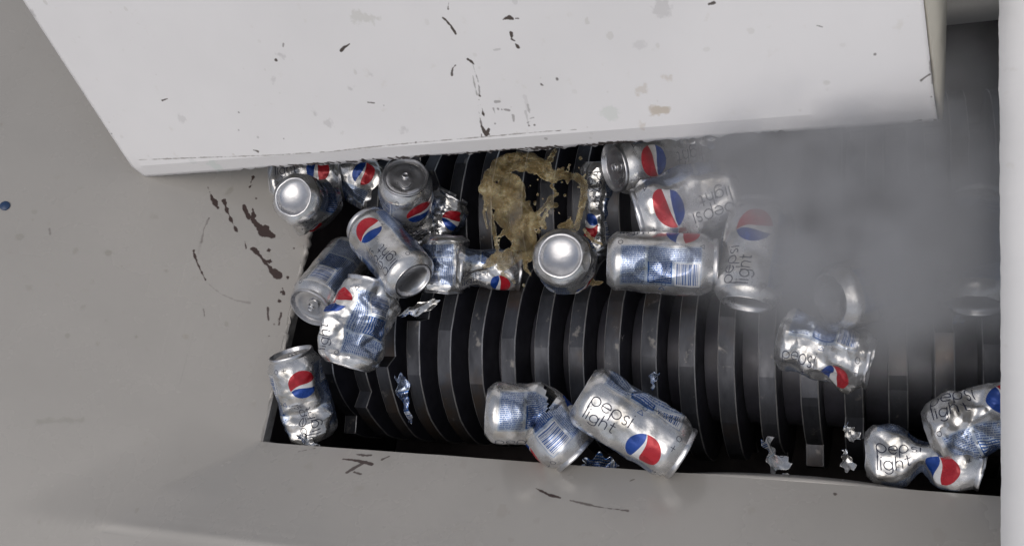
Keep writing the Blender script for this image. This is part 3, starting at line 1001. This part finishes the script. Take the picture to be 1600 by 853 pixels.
can('crushed can standing behind the leaning emblem can, letters turned sideways', 694, 412, -.01, 92, -6, F_ + .20,
    [('crumple', 9, 18, 10, 57, 60), ('flat', 60, 60, 0, .6, 1.0), ('scale', .66)], k=.92)
can('silver can splashed with tan liquid showing a red wedge of its emblem', 762, 420, -.005, 3, -4, F_ - .10,
    [('crumple', 6, 20, 11, 60, 60), ('flat', 60, 60, 90, .68, 1.0), ('dent', 40, 10, 9, 36, 40), ('scale', .68)], mat=MAT_CAN_WET)
can('wet can showing its domed base next to the tan splash', 884, 410, .03, 50, -74, I_ + .3,
    [('crush', 14, 100, .5, 6, 2.5), ('crumple', 6, 16, 12, 60, 40)], mat=MAT_CAN_WET)
can('intact can lying level with blue small print and bar stripes up', 1034, 411, .035, 2, 0, I_ - .02,
    [('dent', 66, -8, 7, 24, 34), ('dent', 44, 14, 5, 14, 24), ('crumple', 1.6, 24, 13, 60, 44), ('dent', 20, 80, 4, 20, 30), ('dent', 40, 40, 3, 30, 30)])
can('squashed can with a large red and blue emblem above the level small print can', 1074, 319, .03, 164, 4, F_ + .02,
    [('flat', 60, 60, 0, .6, 1.16), ('crumple', 8, 26, 14, 75, 50), ('dent', 45, 10, 9, 30, 40), ('scale', .95), ('crumple', 2, 9, 114, 80, 40)], k=1.04)
can('torn can with open end peeking from under the middle of the white plate', 1026, 248, .02, 168, 32, F_ + .04,
    [('flat', 40, 50, 0, .7, 1.1), ('crumple', 5, 20, 15, 40, 36)])
can('hazy can standing on its base at the edge of the grey lens smear', 1180, 397, .02, -80, -22, F_ + .06,
    [('flat', 60, 50, 0, .75, 1.1), ('crumple', 4, 22, 16, 55, 40)])
can('faint can behind the lens smear with only its round end visible', 1372, 448, .02, -14, -38, I_, [('crumple', 4, 20, 17, 60, 40)])
can('can behind the lens smear beside the white rim, bright ring of its base facing out', 1526, 392, .03, -88, -26, I_, [('crumple', 2, 20, 18, 60, 40)])
can('small crumpled silver can ball alone on the discs right of centre', 1287, 548, .01, 14, 6, F_ - .13,
    [('crumple', 13, 20, 19, 57, 60), ('scale', .82), ('flat', 40, 60, 30, .65, 1.0), ('crumple', 6, 10, 119, 57, 60)], k=.95)
can('can pinched at its waist near the white rim with lettering on its crushed end', 1443, 717, -.01, 2, 2, F_ - .02,
    [('flat', 56, 14, 75, .5, .9), ('dent', 54, -60, 9, 12, 40), ('dent', 58, 50, 9, 14, 40), ('crumple', 8, 16, 20, 24, 30), ('fold', 57, 80, 14, 6), ('flat', 30, 60, 0, .7, 1.0), ('crumple', 6, 18, 220, 90, 34), ('flat', 95, 30, 90, .8, 1.0)], k=.88)
can('crumpled can wedged against the white rim with a sliver of red emblem', 1549, 655, .02, -14, 8, F_ + .11,
    [('crumple', 12, 18, 21, 60, 45), ('flat', 60, 40, 40, .75, 1.05), ('dent', 60, -30, 12, 26, 40)], k=.92)
can('can folded nearly in two beside the lettered can near the front ledge', 838, 660, .02, 4, 0, I_ + .01,
    [('flat', 57, 14, 10, .62, 1.05), ('dent', 56, 70, 14, 12, 70), ('dent', 58, -50, 8, 6, 40), ('fold', 57, 90, 42, 6), ('crumple', 3.5, 16, 22, 57, 30), ('crumple', 1.2, 20, 122, 57, 60)], k=1.0,
    hole=lambda s, d: -78 < d < -8 and abs(s - 58 - .06 * (d + 40)) < .045 * (-d - 8) * .8)
can('large lettered silver can with a crumpled blue flank lying near the front ledge', 987, 660, .03, 32, -3, F_ - .055,
    [('dent', 57, -66, 13, 50, 26), ('crumple', .9, 26, 23, 57, 60), ('crumple', 7, 13, 223, 54, 34, -78, 26), ('dent', 84, 70, 4, 18, 30)], k=1.03,
    hole=lambda s, d: -66 < d < -58 + .12 * (s - 30) and 24 < s < 40 + 6 * math.sin(d * .6))
can('dark crumpled can beside the standing lid, wet and half in shadow', 684, 348, -.03, -60, 10, F_ - .06,
    [('crumple', 11, 18, 24, 57, 60), ('scale', .8), ('flat', 60, 60, 0, .6, .9), ('crumple', 3, 8, 124, 57, 60)], mat=MAT_CAN_WET, k=.9)
can('dark flattened can standing between the splash and the squashed emblem can', 934, 326, -.05, 92, -4, I_ + .2,
    [('crumple', 11, 18, 25, 57, 60), ('flat', 60, 80, 90, .5, 1.0), ('flat', 60, 80, 0, .6, 1.0), ('crumple', 4, 8, 125, 57, 60)], mat=MAT_CAN_WET)

# ---------------------------------------------------------------- torn scraps of can metal
SCR = 'torn scraps of can metal'
def scrap(label, px, py, z, ang, L, W, seed, tilt=20, curl=.5, amp=.004, uv0=(0, .2), mat=None):
    C0 = at(px, py, z)
    r = np.random.default_rng(seed)
    toc = CAM - C0; toc /= np.linalg.norm(toc)
    e = math.cos(rad(ang)) * RIGHT - math.sin(rad(ang)) * UP
    e -= toc * (e @ toc); e /= np.linalg.norm(e)
    w = np.cross(toc, e)
    n = math.cos(rad(tilt)) * toc + math.sin(rad(tilt)) * w
    w = np.cross(n, e)
    NL, NW = 44, 22
    ph = r.random(8) * 6
    P = []
    for i in range(NL + 1):
        for j in range(NW + 1):
            u = i / NL - .5; v = j / NW - .5
            hw = W * (.55 + .28 * math.sin(5 * u + ph[0]) + .16 * math.sin(17 * u + ph[1] + (1 if v > 0 else 4)))
            hl = L * (1 + .12 * math.sin(9 * v + ph[2]))
            P.append((u * hl, v * hw * 2 * .6, 0))
    P = np.array(P)
    Pm = P * 1000
    h = crumple_field(Pm, max(5.0, W * 400), seed, 6) * amp + curl * (P[:, 1] ** 2) / max(W, .01) + curl * .5 * P[:, 0] ** 2 / max(L, .01)
    gx = crumple_field(Pm, max(5.0, W * 400), seed + 9, 6) * amp * .4
    Q = C0 + P[:, :1] * e + (P[:, 1:2] + gx[:, None]) * w + h[:, None] * n
    uv = [(uv0[0] + p[1] / .207, uv0[1] + p[0] / .115) for p in P]
    o = mesh_obj('can_scrap', Q, grid_faces(NL + 1, NW + 1), mat or MAT_CAN, None, True, 30, uv, C0)
    solid(o, .0004, 0)
    tag(o, label, 'metal scrap', SCR)
    return o
scrap('long twisted strip of blue and silver can metal caught between left discs', 632, 622, -.055, 80, .058, .016, 1, 10, .8, .005, (.0, .45))
scrap('small blue and silver crumple of can metal at the front ledge below the lettered can', 938, 728, -.02, 8, .036, .022, 2, 10, .8, .006, (.04, .5))
scrap('small bright foil flake on a disc right of the torn grey piece', 1323, 719, -.045, 70, .020, .013, 3, 10, .6, .004, (.1, .9))
scrap('grey curled torn piece of can standing on the front right discs', 1205, 712, -.045, 62, .034, .026, 4, 30, .9, .004, (.1, .85), MAT_CAN_WET)
scrap('thin shiny sliver of foil between discs above the lettered can', 967, 545, -.04, 100, .03, .007, 5, 10, .5, .003, (.1, .2))
scrap('tiny blue silver chip wedged between discs right of the lettered can top', 1021, 595, -.035, 95, .018, .010, 6, 10, .5, .003, (.0, .3))
scrap('tiny pale chip at the front ledge beside the grey curled piece', 1237, 749, -.04, 20, .018, .008, 7, 10, .5, .003, (.1, .85))
scrap('small white silver chip at the ledge corner under the bent corner can', 482, 690, -.01, 30, .03, .010, 8, 10, .6, .004, (.1, .85))
scrap('bright foil piece poking from under the white plate at its middle right', 1093, 221, .03, 8, .032, .013, 9, 0, .4, .003, (.1, .05))
scrap('small glinting chip between the discs below the ringed can at right', 1497, 490, -.03, 90, .018, .010, 10, 10, .6, .003, (.0, .3))
scrap('dark rounded scrap stuck on a disc above the small bright foil flake', 1327, 676, -.045, 60, .018, .014, 11, 20, 1.4, .004, (.45, .9), MAT_CAN_WET)
scrap('dark wet torn scrap under the end of the leaning emblem can', 655, 482, -.02, -20, .05, .014, 12, 10, .8, .005, (.1, .9), MAT_CAN_WET)

# ---------------------------------------------------------------- splash of tan liquid
def splash():
    m, nt, b = new_mat('tan_frothy_liquid')
    n = noise(nt, 75, 6, .7)
    r = ramp(nt, n.outputs['Fac'], [(.35, (.21, .145, .06)), (.5, (.38, .29, .14)), (.62, (.60, .51, .30)), (.75, (.88, .82, .62))])
    at_ = nt.nodes.new('ShaderNodeAttribute'); at_.attribute_name = 'foam'
    mxf = nt.nodes.new('ShaderNodeMix'); mxf.data_type = 'RGBA'
    nt.links.new(at_.outputs['Fac'], mxf.inputs['Factor'])
    nt.links.new(r.outputs['Color'], mxf.inputs['A']); mxf.inputs['B'].default_value = (.72, .64, .45, 1)
    nt.links.new(mxf.outputs['Result'], b.inputs['Base Color'])
    b.inputs['Roughness'].default_value = .12
    b.inputs['Subsurface Weight'].default_value = .25
    b.inputs['Subsurface Radius'].default_value = (.006, .004, .002)
    b.inputs['Transmission Weight'].default_value = .35
    ra = ramp(nt, noise(nt, 30, 4).outputs['Fac'], [(.40, (.16,) * 3), (.62, (.66,) * 3)])
    ad = nt.nodes.new('ShaderNodeMath'); ad.operation = 'MULTIPLY_ADD'; ad.use_clamp = True
    ad.inputs[1].default_value = .35
    nt.links.new(at_.outputs['Fac'], ad.inputs[0]); nt.links.new(ra.outputs['Color'], ad.inputs[2])
    nt.links.new(ad.outputs[0], b.inputs['Alpha'])
    b.inputs['IOR'].default_value = 1.33
    bump(nt, b, n.outputs['Fac'], .4, .0015)
    r_ = random.Random(12)
    pts = []                                     # (world point, radius across, thickness)
    Z5 = 816 / 220.0
    def P(cx, cy, z): return at(740 + cx / Z5, 230 + cy / Z5, z)
    def R3(cx, cy, z): return (cx, cy, z)
    def strand(poly, dens=1.0):
        for (x0, y0, r0, z0), (x1, y1, r1, z1) in zip(poly[:-1], poly[1:]):
            L = math.hypot(x1 - x0, y1 - y0)
            n = max(2, int(L / max(3.0, min(r0, r1) * .35) * dens))
            for i in range(n + 1):
                t = i / n
                rr = (r0 + (r1 - r0) * t) * r_.uniform(.75, 1.15)
                j = rr * .28
                pts.append((R3(x0 + (x1 - x0) * t + r_.uniform(-j, j), y0 + (y1 - y0) * t + r_.uniform(-j, j), z0 + (z1 - z0) * t + r_.uniform(-.002, .002)), rr))
    # the big hoop and the sheet below it
    strand([(95, 330, 26, .05), (70, 250, 32, .06), (100, 165, 44, .065), (170, 110, 46, .065), (260, 85, 44, .065), (340, 95, 44, .06), (410, 130, 38, .06), (450, 165, 34, .055), (520, 155, 14, .055), (600, 175, 12, .05)])
    strand([(200, 215, 60, .06), (215, 290, 62, .055), (235, 370, 66, .05), (265, 440, 74, .05), (290, 520, 62, .045), (280, 590, 44, .045), (190, 650, 40, .045)], 1.4)
    strand([(150, 260, 40, .06), (160, 340, 44, .055), (180, 430, 40, .05)])
    strand([(85, 330, 16, .05), (105, 430, 14, .05), (130, 540, 12, .045), (140, 610, 12, .045), (165, 680, 24, .045)])
    strand([(190, 480, 16, .05), (150, 520, 9, .048), (135, 600, 9, .045)])
    strand([(210, 490, 14, .05), (240, 560, 11, .048), (260, 620, 14, .045), (200, 690, 10, .045)])
    strand([(300, 420, 50, .05), (360, 430, 34, .05), (400, 440, 16, .05)])
    strand([(360, 400, 16, .05), (410, 345, 9, .05), (450, 290, 11, .052), (490, 270, 7, .052)])
    strand([(440, 335, 13, .05), (480, 335, 16, .05)])
    strand([(450, 225, 10, .055), (470, 250, 8, .055), (480, 280, 7, .052)])
    strand([(600, 170, 20, .05), (632, 210, 16, .05), (635, 270, 13, .048), (615, 350, 10, .046), (600, 430, 11, .045), (590, 480, 9, .043)])
    strand([(540, 150, 11, .055), (555, 100, 7, .055)]); strand([(640, 170, 7, .05), (655, 150, 4, .05)])
    strand([(470, 170, 16, .055), (520, 120, 7, .055)]); strand([(440, 80, 16, .06), (470, 20, 12, .062)])
    strand([(520, 450, 14, .045), (560, 440, 18, .045), (580, 475, 10, .045)])
    strand([(290, 600, 20, .048), (230, 660, 15, .046), (190, 700, 9, .045)])
    strand([(165, 730, 13, .045), (220, 760, 9, .042), (245, 800, 6, .04)])
    strand([(330, 580, 26, .052), (320, 640, 20, .05)])
    strand([(120, 640, 26, .046), (200, 660, 34, .046), (150, 700, 20, .044)]); strand([(60, 690, 12, .045), (110, 670, 18, .045)])
    strand([(300, 640, 16, .05), (300, 700, 10, .048), (330, 740, 7, .045)]); strand([(75, 300, 12, .055), (60, 380, 8, .052), (80, 470, 7, .05)])
    strand([(560, 760, 26, .0), (640, 770, 20, .0), (720, 790, 12, .0), (745, 780, 6, .0)]); strand([(610, 790, 14, 0), (620, 830, 7, -.002)])
    strand([(380, 480, 10, .05), (400, 455, 8, .05)])
    strand([(330, 95, 40, .06), (420, 150, 34, .058), (470, 190, 20, .055)]); strand([(480, 170, 18, .055), (560, 165, 20, .053), (630, 190, 18, .05)])
    strand([(640, 200, 18, .05), (645, 290, 15, .048), (620, 380, 13, .046), (600, 470, 12, .044)]); strand([(460, 300, 8, .052), (420, 380, 9, .05), (395, 430, 12, .05)])
    strand([(500, 460, 12, .046), (540, 455, 16, .046), (600, 480, 12, .044)]); strand([(640, 480, 10, .04), (690, 540, 12, .03), (740, 560, 8, .03)])
    strand([(330, 560, 24, .05), (360, 640, 14, .05), (420, 690, 8, .05)]); strand([(210, 640, 24, .047), (150, 650, 26, .046), (90, 660, 16, .045)])
    for i in range(90):
        x, y = r_.uniform(300, 640), r_.uniform(110, 480)
        pts.append((R3(x, y, .05 + r_.uniform(-.015, .02)), r_.choice([2.5, 3, 4, 5, 7])))
    for x, y, q in [(620, 65, 12), (372, 275, 9), (320, 320, 12), (355, 330, 9), (375, 490, 12), (530, 280, 9), (430, 400, 7), (290, 800, 10), (545, 200, 10), (415, 465, 12)]:
        pts.append((R3(x, y, .05), q))
    C0 = at(830, 330, .05)
    st = 2.2
    gw, gh = int(816 / st), int(860 / st)
    gx = np.arange(gw) * st; gy = np.arange(gh) * st
    GX, GY = np.meshgrid(gx, gy)
    acc = np.zeros((gh, gw)); zac = np.zeros((gh, gw)); wac = np.zeros((gh, gw)) + 1e-9
    for (cx, cy, zz), rr in pts:
        d2 = (GX - cx) ** 2 + (GY - cy) ** 2
        acc = np.maximum(acc, rr * np.clip(1 - d2 / (rr * 1.15) ** 2, 0, 1)) 
        w = np.exp(-d2 / (rr + 14) ** 2); zac += w * zz; wac += w
    g = np.random.default_rng(8)
    n1 = smooth_noise(gh, gw, 60, g) - .5; n2 = smooth_noise(gh, gw, 22, g) - .5; n3 = smooth_noise(gh, gw, 9, g) - .5
    fld = acc + np.clip(acc, 0, 9) * (n1 * 2.2 + n2 * 2.4) - 1.2 - np.clip(acc - 16, 0, 30) * np.clip(-n2 * 5 - .9, 0, 3)
    for _ in range(2):
        fld[1:-1, 1:-1] = (fld[1:-1, 1:-1] * 4 + fld[:-2, 1:-1] + fld[2:, 1:-1] + fld[1:-1, :-2] + fld[1:-1, 2:]) / 8
    zb = zac / wac + n3 * .014 + n2 * .002
    th = np.sqrt(np.clip(fld, 0, 14)) * .0010 * (1 + n2 * .6) + np.clip(fld - 10, 0, 40) * .00005 * (1 + n2 * 2)
    ins = fld > 0
    idx = -np.ones((gh, gw), int)
    V, Fc = [], []
    cell = ins[:-1, :-1] & ins[1:, :-1] & ins[:-1, 1:] & ins[1:, 1:]
    need = np.zeros((gh, gw), bool)
    need[:-1, :-1] |= cell; need[1:, :-1] |= cell; need[:-1, 1:] |= cell; need[1:, 1:] |= cell
    for j, i in zip(*np.where(need)):
        idx[j, i] = len(V) // 2
        p = P(gx[i], gy[j], zb[j, i]); toc = CAM - p; toc /= np.linalg.norm(toc)
        V.append(p + toc * (th[j, i] * .5 + .0001)); V.append(p - toc * (th[j, i] * .5 + .0001))
    cnt = {}
    for j, i in zip(*np.where(cell)):
        q = [idx[j, i], idx[j + 1, i], idx[j + 1, i + 1], idx[j, i + 1]]
        Fc.append([2 * k for k in q]); Fc.append([2 * k + 1 for k in reversed(q)])
        for a_, b_ in zip(q, q[1:] + q[:1]):
            if cnt.pop((b_, a_), None) is None: cnt[(a_, b_)] = 1
    for a_, b_ in cnt:
        Fc.append([2 * b_, 2 * a_, 2 * a_ + 1, 2 * b_ + 1])
    ob = mesh_obj('liquid_splash', V, Fc, m, None, True, None, None, C0)
    foam = np.clip(1 - (fld - .5) / 7, 0, 1) ** 1.5
    fa = np.zeros(len(V), dtype=np.float32)
    for j, i in zip(*np.where(need)):
        fa[2 * idx[j, i]] = fa[2 * idx[j, i] + 1] = foam[j, i]
    ob.data.attributes.new('foam', 'FLOAT', 'POINT').data.foreach_set('value', fa)
    sm = ob.modifiers.new('smooth', 'SMOOTH'); sm.factor = .5; sm.iterations = 4
    ob.location = tuple(C0)
    ob['label'] = 'tan frothy liquid splashing in a hoop above the rear rotor'
    ob['category'] = 'splash'
    ob['kind'] = 'stuff'
splash()

# ---------------------------------------------------------------- volume standing in for a blurred lens smear over the right half
def lens_smear():
    c = at(1370, 320, .06)
    R = np.array((.30, .22, .17))
    bm = bmesh.new()
    bmesh.ops.create_icosphere(bm, subdivisions=3, radius=1.0)
    for v in bm.verts:
        v.co = Vector((v.co.x * R[0], v.co.y * R[1], v.co.z * R[2]))
    me = bpy.data.meshes.new('lens_smear')
    bm.to_mesh(me); bm.free()
    o = bpy.data.objects.new('lens_smear', me)
    COL.objects.link(o)
    o.location = tuple(c)
    m = bpy.data.materials.new('grey_lens_smear'); m.use_nodes = True
    nt = m.node_tree
    nt.nodes.remove(nt.nodes['Principled BSDF'])
    pv = nt.nodes.new('ShaderNodeVolumePrincipled')
    pv.inputs['Color'].default_value = (.90, .91, .94, 1)
    pv.inputs['Anisotropy'].default_value = 0.1
    tc = nt.nodes.new('ShaderNodeTexCoord')
    def math2(op, a, b):
        n = nt.nodes.new('ShaderNodeMath'); n.operation = op
        for k, q in enumerate((a, b)):
            if hasattr(q, 'links'): nt.links.new(q, n.inputs[k])
            else: n.inputs[k].default_value = q
        return n.outputs[0]
    def length(scale, off):
        mp = nt.nodes.new('ShaderNodeVectorMath'); mp.operation = 'SUBTRACT'
        nt.links.new(tc.outputs['Object'], mp.inputs[0]); mp.inputs[1].default_value = tuple(off)
        dv = nt.nodes.new('ShaderNodeVectorMath'); dv.operation = 'DIVIDE'
        nt.links.new(mp.outputs[0], dv.inputs[0]); dv.inputs[1].default_value = tuple(scale)
        ln = nt.nodes.new('ShaderNodeVectorMath'); ln.operation = 'LENGTH'
        nt.links.new(dv.outputs[0], ln.inputs[0])
        return ln.outputs['Value']
    def puff(p, r, w):
        d = length(r, p - c)
        g = math2('POWER', 2.718, math2('MULTIPLY', math2('MULTIPLY', d, d), -1.0))
        return math2('MULTIPLY', g, w)
    tot = puff(at(1205, 295, .03), (.062, .082, .07), 46)
    for p, r, w in [(at(1375, 415, .05), (.085, .066, .08), 76), (at(1515, 70, .06), (.06, .06, .06), 8), (at(1330, 310, .03), (.11, .08, .07), 5),
                    (at(1500, 320, .03), (.07, .07, .08), 22), (at(1285, 182, .11), (.10, .040, .05), 26)]:
        tot = math2('ADD', tot, puff(p, r, w))
    mr = nt.nodes.new('ShaderNodeMapRange'); mr.interpolation_type = 'SMOOTHSTEP'
    mr.inputs['From Min'].default_value = 1.0; mr.inputs['From Max'].default_value = .6
    mr.inputs['To Min'].default_value = 0; mr.inputs['To Max'].default_value = 1
    nt.links.new(length(R, (0, 0, 0)), mr.inputs['Value'])
    n = nt.nodes.new('ShaderNodeTexNoise'); n.inputs['Scale'].default_value = 11; n.inputs['Detail'].default_value = 4
    nt.links.new(tc.outputs['Object'], n.inputs['Vector'])
    r = ramp(nt, n.outputs['Fac'], [(.38, (.2, .2, .2)), (.64, (1.4, 1.4, 1.4))])
    d = math2('MULTIPLY', math2('MULTIPLY', tot, mr.outputs[0]), r.outputs['Color'])
    nt.links.new(d, pv.inputs['Density'])
    nt.links.new(pv.outputs[0], nt.nodes['Material Output'].inputs['Volume'])
    me.materials.append(m)
    o['label'] = 'soft grey volume standing in for a lens smear over the right half of the opening'
    o['category'] = 'lens_smear'
    o['kind'] = 'stuff'
lens_smear()
